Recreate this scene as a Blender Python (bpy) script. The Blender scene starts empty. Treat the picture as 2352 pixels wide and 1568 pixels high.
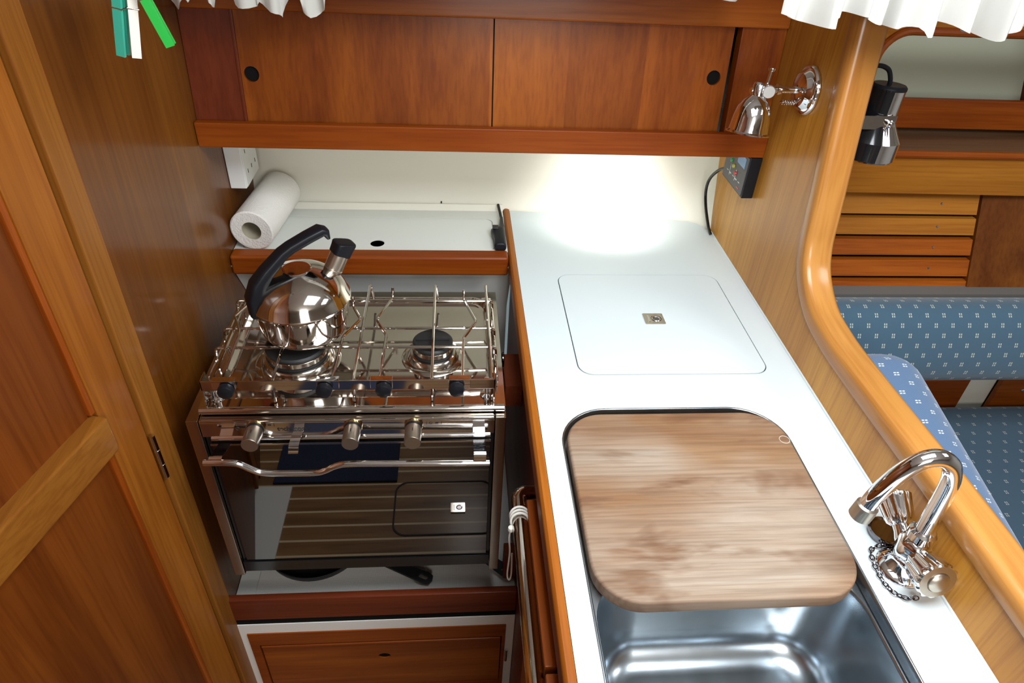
import bpy, bmesh, math, random
from mathutils import Vector, Matrix
from mathutils.geometry import tessellate_polygon
random.seed(4)
C = bpy.context.scene.collection
R = math.radians
sc = bpy.context.scene

# ------------------------------------------------------------------ camera, world, lights, exposure
def make_camera():
    f, pi, ya, ro = 1565.1, .642894, .1032058, .05852
    fw = Vector((math.sin(ya)*math.cos(pi), math.cos(ya)*math.cos(pi), -math.sin(pi)))
    r = Vector((math.cos(ya), -math.sin(ya), 0)); u = r.cross(fw)
    rr = r*math.cos(ro) + u*math.sin(ro); uu = u*math.cos(ro) - r*math.sin(ro)
    cd = bpy.data.cameras.new('camera'); co = bpy.data.objects.new('camera', cd); C.objects.link(co)
    m = Matrix((rr, uu, -fw)).transposed().to_4x4(); m.translation = Vector((0, 0, 1.60))
    co.matrix_world = m
    cd.sensor_width = 36; cd.lens = 36*f/2352; cd.clip_start = .02; cd.clip_end = 50
    sc.camera = co
make_camera()

w = bpy.data.worlds.new('world'); sc.world = w; w.use_nodes = True
bg = w.node_tree.nodes['Background']
sky = w.node_tree.nodes.new('ShaderNodeTexSky'); sky.sky_type = 'HOSEK_WILKIE'; sky.turbidity = 3; sky.sun_direction = (.3, -.5, .8)
w.node_tree.links.new(sky.outputs[0], bg.inputs[0]); bg.inputs[1].default_value = 1.0

def area(name, loc, tgt, sx, sy, power, col=(1, 1, 1), spread=180):
    l = bpy.data.lights.new(name, 'AREA'); l.shape = 'RECTANGLE'; l.size = sx; l.size_y = sy
    l.energy = power; l.color = col; l.spread = R(spread)
    o = bpy.data.objects.new(name, l); C.objects.link(o); o.location = loc
    o.rotation_euler = (Vector(tgt)-Vector(loc)).to_track_quat('-Z', 'Y').to_euler()
    return o
# daylight through the overhead hatch and the companionway behind the camera
area('hatch_daylight', (.34, .36, 1.83), (.38, .36, 0), .56, .56, 20, (.90, .96, 1.0))
area('companionway_daylight', (.28, -.92, 1.66), (.25, .8, .8), .60, .40, 13, (1.0, .98, .95))
area('saloon_fill_light', (1.35, .45, 1.83), (1.30, .6, 0), .5, .5, 9, (.93, .97, 1.0))  # unseen fill light added over the saloon
# small lamp under the overhead cabinet
sp = bpy.data.lights.new('under_cabinet_lamp', 'SPOT'); sp.energy = 6; sp.spot_size = R(92); sp.spot_blend = 1.0; sp.shadow_soft_size = .03; sp.color = (1, .985, .95)
spo = bpy.data.objects.new('under_cabinet_lamp', sp); C.objects.link(spo); spo.location = (.335, 1.225, 1.125)
spo.rotation_euler = (Vector((.34, 1.42, .92))-spo.location).to_track_quat('-Z', 'Y').to_euler()

sc.view_settings.view_transform = 'Standard'; sc.view_settings.look = 'None'
sc.view_settings.gamma = 1; sc.view_settings.exposure = 0.0; sc.view_settings.use_curve_mapping = False
sc.cycles.max_bounces = 10; sc.cycles.glossy_bounces = 6; sc.cycles.diffuse_bounces = 5
sc.cycles.use_denoising = True; sc.cycles.sample_clamp_indirect = 6

# ------------------------------------------------------------------ materials
def mat(name, col, rough=.5, metal=0, coat=0, coat_r=.1, spec=.5):
    m = bpy.data.materials.new(name); m.use_nodes = True
    b = m.node_tree.nodes['Principled BSDF']
    b.inputs['Base Color'].default_value = (*col, 1); b.inputs['Roughness'].default_value = rough
    b.inputs['Metallic'].default_value = metal; b.inputs['Coat Weight'].default_value = coat
    b.inputs['Coat Roughness'].default_value = coat_r; b.inputs['Specular IOR Level'].default_value = spec
    return m
def N(m, t, **kw):
    n = m.node_tree.nodes.new(t)
    for k, v in kw.items(): setattr(n, k, v)
    return n
def L(m, a, b): m.node_tree.links.new(a, b)
def ramp(m, src, stops):
    r = N(m, 'ShaderNodeValToRGB'); e = r.color_ramp.elements
    while len(e) < len(stops): e.new(.5)
    for i, (p, c) in enumerate(stops): e[i].position = p; e[i].color = (*c, 1)
    L(m, src, r.inputs[0]); return r.outputs[0]
def mix(m, fac, a, b, bt='MIX'):
    n = N(m, 'ShaderNodeMix', data_type='RGBA', blend_type=bt)
    if isinstance(fac, (int, float)): n.inputs[0].default_value = fac
    else: L(m, fac, n.inputs[0])
    for s, v in ((n.inputs[6], a), (n.inputs[7], b)):
        if isinstance(v, tuple): s.default_value = (*v, 1)
        else: L(m, v, s)
    return n.outputs[2]
def noise(m, vec, scale, detail=4, rough=.55, dist=0):
    n = N(m, 'ShaderNodeTexNoise'); n.inputs['Scale'].default_value = scale; n.inputs['Detail'].default_value = detail
    n.inputs['Roughness'].default_value = rough; n.inputs['Distortion'].default_value = dist
    L(m, vec, n.inputs['Vector']); return n.outputs['Fac']
def mapping(m, scale, src='Object', loc=(0, 0, 0), rot=(0, 0, 0)):
    tc = N(m, 'ShaderNodeTexCoord'); mp = N(m, 'ShaderNodeMapping')
    mp.inputs['Scale'].default_value = scale; mp.inputs['Location'].default_value = loc; mp.inputs['Rotation'].default_value = rot
    L(m, tc.outputs[src], mp.inputs['Vector']); return mp.outputs[0]
def bsdf(m): return m.node_tree.nodes['Principled BSDF']
def bump(m, h, strength=.1, dist=.002):
    b = N(m, 'ShaderNodeBump'); b.inputs['Strength'].default_value = strength; b.inputs['Distance'].default_value = dist
    L(m, h, b.inputs['Height']); L(m, b.outputs[0], bsdf(m).inputs['Normal'])

def wood(name, dark, light, axis, rough=.45, coat=.12, coat_r=.2, seed=0, fine=1.0, src='Object', planks=0):
    m = mat(name, light, rough, 0, coat, coat_r, .16)
    s = [1, 1, 1]; i = 'xyz'.index(axis)
    a = [14*fine]*3; a[i] = 1.1
    v = mapping(m, tuple(a), src, loc=(seed*3.1, seed*1.7, seed*2.3))
    g = noise(m, v, 1.0, 5, .6, .8)
    b = [170*fine]*3; b[i] = 5.0
    v2 = mapping(m, tuple(b), src, loc=(seed, 0, seed*.7))
    p = noise(m, v2, 1.0, 3, .6)
    c = [4]*3; c[i] = .8
    v3 = mapping(m, tuple(c), src, loc=(seed*2, seed, 0))
    q = noise(m, v3, 1.0, 2)
    col = ramp(m, g, [(.3, dark), (.7, light)])
    pore = ramp(m, p, [(.36, (.72, .60, .48)), (.56, (1, 1, 1))])
    big = ramp(m, q, [(.35, (.82, .72, .62)), (.65, (1.08, 1.08, 1.08))])
    col = mix(m, .6, col, pore, 'MULTIPLY'); col = mix(m, 1.0, col, big, 'MULTIPLY')
    if planks:
        tc = N(m, 'ShaderNodeTexCoord'); sx = N(m, 'ShaderNodeSeparateXYZ'); L(m, tc.outputs['Object'], sx.inputs[0])
        a_ = N(m, 'ShaderNodeMath', operation='MULTIPLY'); a_.inputs[1].default_value = 1/planks; L(m, sx.outputs[0], a_.inputs[0])
        f_ = N(m, 'ShaderNodeMath', operation='FLOOR'); L(m, a_.outputs[0], f_.inputs[0])
        wn_ = N(m, 'ShaderNodeTexWhiteNoise', noise_dimensions='1D'); L(m, f_.outputs[0], wn_.inputs['W'])
        col = mix(m, 1.0, col, ramp(m, wn_.outputs[0], [(0, (.70, .64, .6)), (1, (1.12, 1.14, 1.14))]), 'MULTIPLY')
    L(m, col, bsdf(m).inputs['Base Color'])
    bump(m, p, .05, .0006)
    return m
MAH_D, MAH_L = (.19, .038, .003), (.36, .098, .008)
TEAK_D, TEAK_L = (.28, .100, .010), (.40, .160, .018)
M = {}
for ax in 'xyz':
    M['mahogany_'+ax] = wood('mahogany_'+ax, MAH_D, MAH_L, ax, seed=1)
    M['teak_'+ax] = wood('teak_'+ax, TEAK_D, TEAK_L, ax, seed=2)
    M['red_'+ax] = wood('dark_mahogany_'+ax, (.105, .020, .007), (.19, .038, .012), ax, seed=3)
    M['rail_'+ax] = wood('rail_'+ax, (.19, .036, .003), (.31, .075, .006), ax, seed=5)
M['door_z'] = wood('door_veneer', (.105, .024, .003), (.19, .050, .006), 'z', seed=7)
M['panel_z'] = wood('side_panel_veneer', (.115, .035, .0035), (.205, .074, .008), 'z', coat=.45, coat_r=.16, seed=11)
M['jamb_z'] = wood('jamb_wood', (.20, .068, .009), (.30, .118, .018), 'z', seed=12)
M['stile_z'] = wood('door_stile_wood', (.19, .054, .005), (.30, .100, .011), 'z', seed=14)
M['jamb_y'] = wood('mid_rail_wood', (.19, .064, .008), (.28, .108, .015), 'y', coat=.4, seed=13)
M['bulkhead'] = wood('bulkhead_veneer', (.44, .190, .022), (.60, .300, .050), 'z', rough=.36, coat=.28, coat_r=.2, seed=8, fine=1.5)
M['doorply'] = wood('sliding_door_veneer', (.20, .044, .003), (.36, .102, .008), 'z', seed=15, planks=.137)
M['white'] = mat('white_laminate', (.60, .67, .69), .28)
M['lidwhite'] = mat('grey_white_laminate', (.70, .72, .68), .35)
M['cream'] = mat('cream_hull_paint', (.80, .78, .68), .5)
M['hull'] = mat('saloon_hull_lining', (.47, .49, .37), .6)
M['lining'] = mat('cabin_lining', (.52, .50, .46), .6)
M['linerwhite'] = mat('white_moulding', (.80, .79, .75), .4)
M['black'] = mat('black_plastic', (.006, .007, .010), .42, spec=.3)
M['blackgloss'] = mat('black_gloss', (.006, .006, .007), .12)
M['iron'] = mat('black_iron', (.010, .010, .011), .55)
M['gap'] = mat('shade_and_scuff_black', (.006, .005, .005), .8, spec=.1)  # near-black paints in the shade of holes and gaps; also the scuff
M['groove'] = mat('groove_shade', (.07, .065, .06), .7)  # dark colour painted in for the shade in the lid grooves
M['chrome'] = mat('chrome', (.80, .80, .82), .035, 1)
M['steel'] = mat('polished_steel', (.62, .58, .54), .07, 1)
M['darkchrome'] = mat('dark_chrome', (.22, .21, .23), .06, 1)
M['nickel'] = mat('satin_nickel', (.50, .45, .38), .33, 1)
M['brass'] = mat('brass', (.60, .45, .22), .2, 1)
M['mirrorglass'] = mat('dark_oven_glass', (.17, .165, .16), .015, 1)
M['silver'] = mat('silver_knob', (.75, .74, .72), .25, .7)
M['paper'] = mat('paper', (.78, .76, .72), .9)
M['card'] = mat('cardboard', (.40, .36, .26), .9)
M['wplastic'] = mat('white_plastic', (.78, .79, .78), .35)
M['teal'] = mat('teal_plastic', (.045, .42, .30), .4)
M['green'] = mat('green_plastic', (.015, .42, .05), .4)
M['pegwhite'] = mat('white_peg_plastic', (.78, .75, .68), .4)
M['cord'] = mat('white_cord', (.62, .60, .55), .9)
M['led_green'] = mat('green_lamp', (.03, .35, .08), .3)
M['led_yellow'] = mat('yellow_lamp', (.5, .45, .03), .3)
M['led_red'] = mat('red_lamp', (.55, .02, .02), .3)
M['display'] = mat('blue_display', (.08, .25, .50), .2)
M['panelgrey'] = mat('grey_panel_face', (.07, .07, .075), .5)
M['print'] = mat('black_print', (.01, .01, .01), .6)
M['greyseat'] = mat('grey_vinyl', (.12, .11, .10), .7)
M['tealdark'] = mat('gasket', (.02, .02, .02), .6)

def brushed(name, col, rough):
    m = mat(name, col, rough, 1)
    v = mapping(m, (40, 9, 40)); n = noise(m, v, 1.0, 2)
    mr = N(m, 'ShaderNodeMapRange'); mr.inputs[3].default_value = rough-.03; mr.inputs[4].default_value = rough+.04
    L(m, n, mr.inputs[0]); L(m, mr.outputs[0], bsdf(m).inputs['Roughness']); return m
M['sink'] = brushed('brushed_sink_steel', (.42, .47, .51), .24)
M['pansteel'] = brushed('hob_steel', (.50, .46, .40), .13)

def towel_mat():
    m = mat('paper_towel', (.80, .78, .74), .95)
    v = mapping(m, (1, 1, 1)); vo = N(m, 'ShaderNodeTexVoronoi'); vo.inputs['Scale'].default_value = 260
    L(m, v, vo.inputs['Vector']); bump(m, vo.outputs['Distance'], .5, .0012); return m
M['towel'] = towel_mat()
def cloth_mat():
    m = mat('white_cotton', (.50, .49, .455), .9)
    bsdf(m).inputs['Subsurface Weight'].default_value = 0
    v = mapping(m, (1, 1, 1)); n = noise(m, v, 900, 2); bump(m, n, .15, .0006); return m
M['cotton'] = cloth_mat()
def mat_cloth():
    m = mat('woven_liner', (.55, .53, .50), .95)
    v = mapping(m, (1, 1, 1)); w1 = N(m, 'ShaderNodeTexWave', bands_direction='X'); w1.inputs['Scale'].default_value = 160
    w2 = N(m, 'ShaderNodeTexWave', bands_direction='Y'); w2.inputs['Scale'].default_value = 160
    L(m, v, w1.inputs[0]); L(m, v, w2.inputs[0])
    c = mix(m, .5, w1.outputs[0], w2.outputs[0]); c2 = ramp(m, c, [(.2, (.56, .54, .51)), (.8, (.78, .76, .72))])
    L(m, c2, bsdf(m).inputs['Base Color']); bump(m, c, .3, .001); return m
M['liner'] = mat_cloth()
def board_mat():
    m = mat('worn_board', (.45, .3, .2), .75)
    v = mapping(m, (2.2, 26, 26)); g = noise(m, v, 1, 6, .65, .6)
    v2 = mapping(m, (6, 220, 40)); p = noise(m, v2, 1, 3)
    v3 = mapping(m, (4.2, 15, 6)); st = noise(m, v3, 1, 4, .6, .4)
    v4 = mapping(m, (3.1, 6.5, 4), loc=(1.3, .4, 0)); bl = noise(m, v4, 1, 3, .5)
    c = ramp(m, g, [(.30, (.24, .150, .092)), (.52, (.285, .200, .138)), (.75, (.355, .275, .207))])
    c = mix(m, .5, c, ramp(m, p, [(.38, (.55, .50, .46)), (.58, (1, 1, 1))]), 'MULTIPLY')
    c = mix(m, 1, c, ramp(m, st, [(.34, (.58, .42, .30)), (.46, (1, 1, 1))]), 'MULTIPLY')
    c = mix(m, 1, c, ramp(m, bl, [(.40, (.80, .60, .40)), (.60, (1.0, 1.05, 1.10))]), 'MULTIPLY')
    L(m, c, bsdf(m).inputs['Base Color']); bump(m, p, .15, .0006); return m
M['board'] = board_mat()
def floor_mat():
    m = mat('teak_and_holly', (.1, .05, .02), .35, 0, .3, .15)
    tc = N(m, 'ShaderNodeTexCoord'); sx = N(m, 'ShaderNodeSeparateXYZ'); L(m, tc.outputs['Object'], sx.inputs[0])
    a = N(m, 'ShaderNodeMath', operation='MULTIPLY'); a.inputs[1].default_value = 1/.05; L(m, sx.outputs[1], a.inputs[0])
    fr = N(m, 'ShaderNodeMath', operation='FRACT'); L(m, a.outputs[0], fr.inputs[0])
    lt = N(m, 'ShaderNodeMath', operation='LESS_THAN'); lt.inputs[1].default_value = .13; L(m, fr.outputs[0], lt.inputs[0])
    v = mapping(m, (3, 40, 40)); g = noise(m, v, 1, 5, .6, .6)
    c = ramp(m, g, [(.3, (.16, .075, .028)), (.7, (.34, .19, .085))])
    c = mix(m, lt.outputs[0], c, (.70, .56, .36)); L(m, c, bsdf(m).inputs['Base Color']); return m
M['floor'] = floor_mat()
def rug_mat():
    m = mat('blue_pile', (.02, .03, .07), 1)
    v = mapping(m, (1, 1, 1)); n = noise(m, v, 420, 2); L(m, ramp(m, n, [(.3, (.010, .014, .035)), (.7, (.045, .06, .12))]), bsdf(m).inputs['Base Color'])
    bump(m, n, .8, .004); return m
M['rug'] = rug_mat()

def fabric(name, pair, base, lite, a=.036, b=.021):
    m = mat(name, base, .92)
    bsdf(m).inputs['Sheen Weight'].default_value = .25
    tc = N(m, 'ShaderNodeTexCoord'); sx = N(m, 'ShaderNodeSeparateXYZ')
    L(m, tc.outputs['UV' if pair == 'UV' else 'Object'], sx.inputs[0])
    iu, iv = (0, 1) if pair == 'UV' else ('xyz'.index(pair[0]), 'xyz'.index(pair[1]))
    sv = sx.outputs[iv]
    if pair == 'yz':
        sb = N(m, 'ShaderNodeMath', operation='SUBTRACT'); L(m, sx.outputs[2], sb.inputs[0]); L(m, sx.outputs[0], sb.inputs[1]); sv = sb.outputs[0]
    def mt(op, x, y=None):
        n = N(m, 'ShaderNodeMath', operation=op)
        for s, q in ((0, x), (1, y)):
            if q is None: continue
            if isinstance(q, (int, float)): n.inputs[s].default_value = q
            else: L(m, q, n.inputs[s])
        return n.outputs[0]
    vv = mt('MULTIPLY', sv, 1/b); row = mt('FLOOR', vv)
    odd = mt('MULTIPLY', mt('FRACT', mt('MULTIPLY', row, .5)), 1.0)       # 0 or .5
    uu = mt('ADD', mt('MULTIPLY', sx.outputs[iu], 1/a), odd)
    p = mt('MULTIPLY', mt('ABSOLUTE', mt('SUBTRACT', mt('FRACT', uu), .5)), a)
    q = mt('MULTIPLY', mt('ABSOLUTE', mt('SUBTRACT', mt('FRACT', vv), .5)), b)
    ip = mt('LESS_THAN', mt('ABSOLUTE', mt('SUBTRACT', p, .0021)), .0011)
    iq = mt('LESS_THAN', mt('ABSOLUTE', mt('SUBTRACT', q, .0026)), .0019)
    dash = mt('MULTIPLY', ip, iq)
    d = mt('SINE', mt('MULTIPLY', mt('ADD', sx.outputs[iu], sv), 2400))
    tw = mt('ADD', mt('MULTIPLY', d, .5), .5)
    dk = tuple(x*.55 for x in base); lt = tuple(x*1.15 for x in base)
    c = mix(m, tw, dk, lt); c = mix(m, dash, c, lite)
    L(m, c, bsdf(m).inputs['Base Color']); return m
BL = (.045, .100, .152)
M['bolster'] = fabric('blue_upholstery', 'UV', BL, (.40, .42, .36))
M['seat'] = fabric('blue_seat_upholstery', 'xy', (.035, .080, .125), (.33, .34, .30), .040, .030)
M['endc'] = fabric('blue_cushion_upholstery', 'yz', (.075, .135, .24), (.45, .48, .48), .036, .021)

# ------------------------------------------------------------------ geometry helpers
def rrect(x0, x1, y0, y1, r, n=8):
    pts = []
    for cx, cy, a0 in ((x1-r, y1-r, 0), (x0+r, y1-r, 90), (x0+r, y0+r, 180), (x1-r, y0+r, 270)):
        for k in range(n+1):
            a = R(a0+90*k/n); pts.append((cx+r*math.cos(a), cy+r*math.sin(a)))
    return pts
def fillet(pts, r, n=6, closed=False):
    P = [Vector(p) for p in pts]; out = []; k = len(P)
    for i in range(k):
        if not closed and i in (0, k-1): out.append(P[i]); continue
        a, b, c = P[i-1], P[i], P[(i+1) % k]
        d1 = (a-b); d2 = (c-b); rr = min(r, d1.length*.48, d2.length*.48)
        s, e = b+d1.normalized()*rr, b+d2.normalized()*rr
        for j in range(n+1):
            t = j/n; out.append(s*(1-t)**2 + b*2*t*(1-t) + e*t*t)
    return out
class G:
    def __init__(s): s.bm = bmesh.new()
    def add(s, t):
        me = bpy.data.meshes.new('tmp'); t.to_mesh(me); t.free(); s.bm.from_mesh(me); bpy.data.meshes.remove(me); return s
    def box(s, x0, x1, y0, y1, z0, z1, bev=0, seg=2, M4=None):
        t = bmesh.new(); bmesh.ops.create_cube(t, size=1)
        for v in t.verts: v.co = Vector(((x0+x1)/2+v.co.x*(x1-x0), (y0+y1)/2+v.co.y*(y1-y0), (z0+z1)/2+v.co.z*(z1-z0)))
        if bev: bmesh.ops.bevel(t, geom=t.edges[:], offset=bev, segments=seg, profile=.5, affect='EDGES')
        if M4: t.transform(M4)
        return s.add(t)
    def tube(s, pts, r, n=12, closed=False):
        P = [Vector(p) for p in pts]; k = len(P); t = bmesh.new(); rings = []; nr = None
        for i in range(k):
            a = P[i-1] if (i or closed) else P[i]; c = P[(i+1) % k] if (i < k-1 or closed) else P[i]
            d = (c-a).normalized()
            if nr is None:
                nr = d.orthogonal().normalized()
            nr = (nr-d*nr.dot(d)).normalized(); b = d.cross(nr)
            rad = r[i] if isinstance(r, (list, tuple)) else r
            rings.append([t.verts.new(P[i]+(nr*math.cos(2*math.pi*j/n)+b*math.sin(2*math.pi*j/n))*rad) for j in range(n)])
        m = k if closed else k-1
        for i in range(m):
            A, B = rings[i], rings[(i+1) % k]
            for j in range(n): t.faces.new((A[j], A[(j+1) % n], B[(j+1) % n], B[j]))
        if not closed: t.faces.new(rings[0][::-1]); t.faces.new(rings[-1])
        bmesh.ops.recalc_face_normals(t, faces=t.faces[:]); return s.add(t)
    def lathe(s, prof, loc, axis=(0, 0, 1), n=48, flute=None, caps=True):
        q = Vector((0, 0, 1)).rotation_difference(Vector(axis).normalized()); t = bmesh.new(); rings = []
        for (r, z) in prof:
            ring = []
            for j in range(n):
                a = 2*math.pi*j/n; rr = r*(1+(flute[1]*math.cos(flute[0]*a) if flute and r > flute[2] else 0))
                ring.append(t.verts.new(Vector(loc)+q @ Vector((rr*math.cos(a), rr*math.sin(a), z))))
            rings.append(ring)
        for A, B in zip(rings, rings[1:]):
            for j in range(n): t.faces.new((A[j], A[(j+1) % n], B[(j+1) % n], B[j]))
        if caps and prof[0][0] > 1e-6: t.faces.new(rings[0][::-1])
        if caps and prof[-1][0] > 1e-6: t.faces.new(rings[-1])
        bmesh.ops.remove_doubles(t, verts=t.verts[:], dist=1e-6)
        bmesh.ops.recalc_face_normals(t, faces=t.faces[:]); return s.add(t)
    def plate(s, outer, holes, z0, z1, f=lambda u, v, w: (u, v, w)):
        loops = [outer]+list(holes); flat = [p for l in loops for p in l]
        tri = tessellate_polygon([[Vector((*p, 0)) for p in l] for l in loops]); t = bmesh.new()
        bot = [t.verts.new(f(*p, z0)) for p in flat]; top = [t.verts.new(f(*p, z1)) for p in flat]
        for a, b, c in tri:
            for vs in ((top[a], top[b], top[c]), (bot[c], bot[b], bot[a])):
                try: t.faces.new(vs)
                except ValueError: pass
        o = 0
        for l in loops:
            k = len(l)
            for i in range(k):
                a, b = o+i, o+(i+1) % k; t.faces.new((bot[a], bot[b], top[b], top[a]))
            o += k
        bmesh.ops.recalc_face_normals(t, faces=t.faces[:])
        bmesh.ops.dissolve_limit(t, angle_limit=.01, verts=t.verts[:], edges=t.edges[:])
        return s.add(t)
    def loft(s, loops, cap0=True, cap1=True, closed=True):
        t = bmesh.new(); rings = [[t.verts.new(p) for p in l] for l in loops]
        for A, B in zip(rings, rings[1:]):
            k = len(A)
            for j in range(k if closed else k-1): t.faces.new((A[j], A[(j+1) % k], B[(j+1) % k], B[j]))
        if cap0: t.faces.new(rings[0][::-1])
        if cap1: t.faces.new(rings[-1])
        bmesh.ops.recalc_face_normals(t, faces=t.faces[:]); return s.add(t)
    def rbox(s, x0, x1, y0, y1, z0, z1, r, n=5, puff=0):
        t = bmesh.new(); bmesh.ops.create_cube(t, size=1)
        for v in t.verts: v.co = Vector(((x0+x1)/2+v.co.x*(x1-x0), (y0+y1)/2+v.co.y*(y1-y0), (z0+z1)/2+v.co.z*(z1-z0)))
        bmesh.ops.bevel(t, geom=t.edges[:], offset=r, segments=n, profile=.5, affect='EDGES'); return s.add(t)

ORG = {}
def mk(name, g, m, parent=None, label=None, smooth=True, ang=35):
    bm = g.bm if isinstance(g, G) else g
    if parent is None:
        lo = [min(v.co[i] for v in bm.verts) for i in range(3)]; hi = [max(v.co[i] for v in bm.verts) for i in range(3)]
        org = Vector(((lo[0]+hi[0])/2, (lo[1]+hi[1])/2, lo[2]))
    else: org = ORG[parent.name]
    bm.transform(Matrix.Translation(-org))
    me = bpy.data.meshes.new(name); bm.to_mesh(me); bm.free(); me.materials.append(m)
    if smooth:
        for p in me.polygons: p.use_smooth = True
        me.set_sharp_from_angle(angle=R(ang))
    o = bpy.data.objects.new(name, me); C.objects.link(o); ORG[o.name] = org
    if smooth and len(me.polygons) < 400:
        wn = o.modifiers.new('normals', 'WEIGHTED_NORMAL'); wn.keep_sharp = True; wn.weight = 100
    if parent is None: o.location = org
    else: o.parent = parent
    if label: o['label'] = label
    return o
def tag(o, label, cat, group=None, kind=None):
    o['label'] = label; o['category'] = cat
    if group: o['group'] = group
    if kind: o['kind'] = kind
    return o
def thing(name, label, cat, loc, group=None):
    o = bpy.data.objects.new(name, None); C.objects.link(o); o.location = loc; o.empty_display_size = .05
    ORG[o.name] = Vector(loc); return tag(o, label, cat, group)
def struct(name, g, m, label, cat='wall', ang=35):
    o = mk(name, g, m, ang=ang); return tag(o, label, cat, None, 'structure')
def bx(*a, **k): return G().box(*a, **k)

# ------------------------------------------------------------------ the boat's shell
XB, XL, H = .573, -.445, .90
DA = R(13); DD = Vector((-math.sin(DA), -math.cos(DA), 0)); DNv = Vector((math.cos(DA), -math.sin(DA), 0)); D0 = Vector((XL, .745, 0))
def dpt(s, n, z): return D0+DD*s+DNv*n+Vector((0, 0, z))         # along the cabin door, out of it, up
struct('floor', bx(-1.2, 2.4, -1.4, 1.7, -.03, 0), M['floor'], 'teak cabin sole with pale holly strips, below the galley', 'floor')
hp = [(-1.2, -1.4), (2.4, -1.4), (2.4, 1.7), (-1.2, 1.7)]
struct('ceiling', G().plate(hp, [rrect(.05, .63, .07, .65, .05), rrect(1.1, 1.6, .2, .7, .05)], 1.85, 1.88), M['linerwhite'], 'white deckhead with hatch openings above the galley', 'ceiling')
struct('wall_front', bx(-1.2, 2.4, -1.42, -1.4, 0, 1.85), M['lining'], 'pale lined bulkhead facing the galley across the sole')
struct('wall_end', bx(2.4, 2.42, -1.4, 1.7, 0, 1.85), M['lining'], 'pale bulkhead at the far end of the saloon')
def dquad(s0, s1, n0, n1, z0, z1):
    g = G(); t = bmesh.new(); vs = []
    for z in (z0, z1):
        for s, n in ((s0, n0), (s1, n0), (s1, n1), (s0, n1)): vs.append(t.verts.new(dpt(s, n, z)))
    for f in ((0, 1, 2, 3), (7, 6, 5, 4), (0, 4, 5, 1), (1, 5, 6, 2), (2, 6, 7, 3), (3, 7, 4, 0)): t.faces.new([vs[i] for i in f])
    bmesh.ops.recalc_face_normals(t, faces=t.faces[:]); return g.add(t)
def bev(g, o, seg=2):
    bmesh.ops.bevel(g.bm, geom=g.bm.edges[:], offset=o, segments=seg, profile=.5, affect='EDGES'); return g
struct('wall_left', bx(XL-.02, XL, .797, 1.62, 0, 1.85), M['panel_z'], 'brown varnished side panel left of the cooker')
struct('trim_1', G().box(XL-.03, XL+.004, .7465, .797, 0, 1.85, .0035), M['jamb_z'], 'varnished jamb post between cabin door and left side panel', 'trim')
struct('wall_door', dquad(.64, 2.2, -.03, 0, 0, 1.85), M['door_z'], 'varnished partition beyond the cabin door')
d = tag(mk('door_1', dquad(.004, .64, -.03, -.016, .03, 1.80), M['gap']), 'varnished two-panel cabin door hinged on the jamb, left edge of the photo', 'door', None, 'structure')
mk('stile', bev(dquad(.005, .068, -.024, 0, .03, 1.80), .003), M['stile_z'], d)
mk('stile', bev(dquad(.57, .638, -.024, 0, .03, 1.80), .003), M['stile_z'], d)
mk('panel', dquad(.066, .572, -.024, -.008, .05, .916), M['door_z'], d)
mk('panel', dquad(.066, .572, -.024, -.008, .972, 1.78), M['door_z'], d)
mk('moulding', bev(dquad(.066, .076, -.02, -.002, .05, .913), .003), M['rail_z'], d)
mk('moulding', bev(dquad(.066, .076, -.02, -.002, .975, 1.78), .003), M['rail_z'], d)
mk('mid_rail', bev(dquad(.0685, .57, -.024, .014, .914, .973), .004), M['jamb_y'], d, 'paler raised bar across the door')
hg = G(); hg.tube([dpt(.002, .004, .785), dpt(.002, .004, .872)], .0042, 12)
for z in (.812, .842): hg.tube([dpt(.002, .004, z-.0008), dpt(.002, .004, z+.0008)], .0047, 12)
mk('hinge', hg, M['steel'], d, 'dull metal barrel hinge')

# hull side behind the galley: upper part flares outward
def hull():
    ln = [(-.47, 1.435), (-.2, 1.435), (.05, 1.434), (.13, 1.432), (.3, 1.420), (.45, 1.402), (.535, 1.389), (.557, 1.372), (.568, 1.350), (.580, 1.330)]
    g = G(); loops = []
    for z, dy in ((.86, 0), (.895, 0), (.903, .0015), (.912, .006), (.93, .012), (1.05, .045), (1.40, .16), (1.85, .19)):
        loops.append([(x, y+dy, z) for x, y in ln])
    g.loft(loops, False, False, False)
    t = g.bm; bmesh.ops.solidify(t, geom=t.faces[:], thickness=-.012); bmesh.ops.recalc_face_normals(t, faces=t.faces[:])
    return g
hw_ = struct('wall_hull', hull(), M['cream'], 'cream hull lining behind the worktop, under the overhead cabinet', 'wall', 60)
mk('scuff', bx(-.0325, -.0300, 1.437, 1.4415, .909, .9165, bev=.0008), M['gap'], hw_, 'small dark scuff')
# recess behind and under the cooker
struct('wall_recess', G().plate([(XL, 1.204), (XL, 1.215), (XL+.001, 1.31)], [], 0, 0) if False else
       G().loft([[(XL+.001, 1.206, .882), (.117, 1.206, .882), (.117, 1.216, .882), (XL+.001, 1.216, .882)],
                 [(XL+.001, 1.296, .73), (.117, 1.296, .73), (.117, 1.306, .73), (XL+.001, 1.306, .73)],
                 [(XL+.001, 1.296, .34), (.117, 1.296, .34), (.117, 1.306, .34), (XL+.001, 1.306, .34)]]),
       M['linerwhite'], 'white back panel of the cooker recess, below the ledge rail')
struct('floor_recess', bx(XL+.001, .122, .80, 1.30, .315, .338), M['lidwhite'], 'white bottom of the cooker recess', 'floor')
struct('trim_2', bx(XL-.005, .1225, .787, .803, .309, .378, bev=.004), M['red_x'], 'dark red sill board in front of the cooker recess', 'trim')

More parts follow.
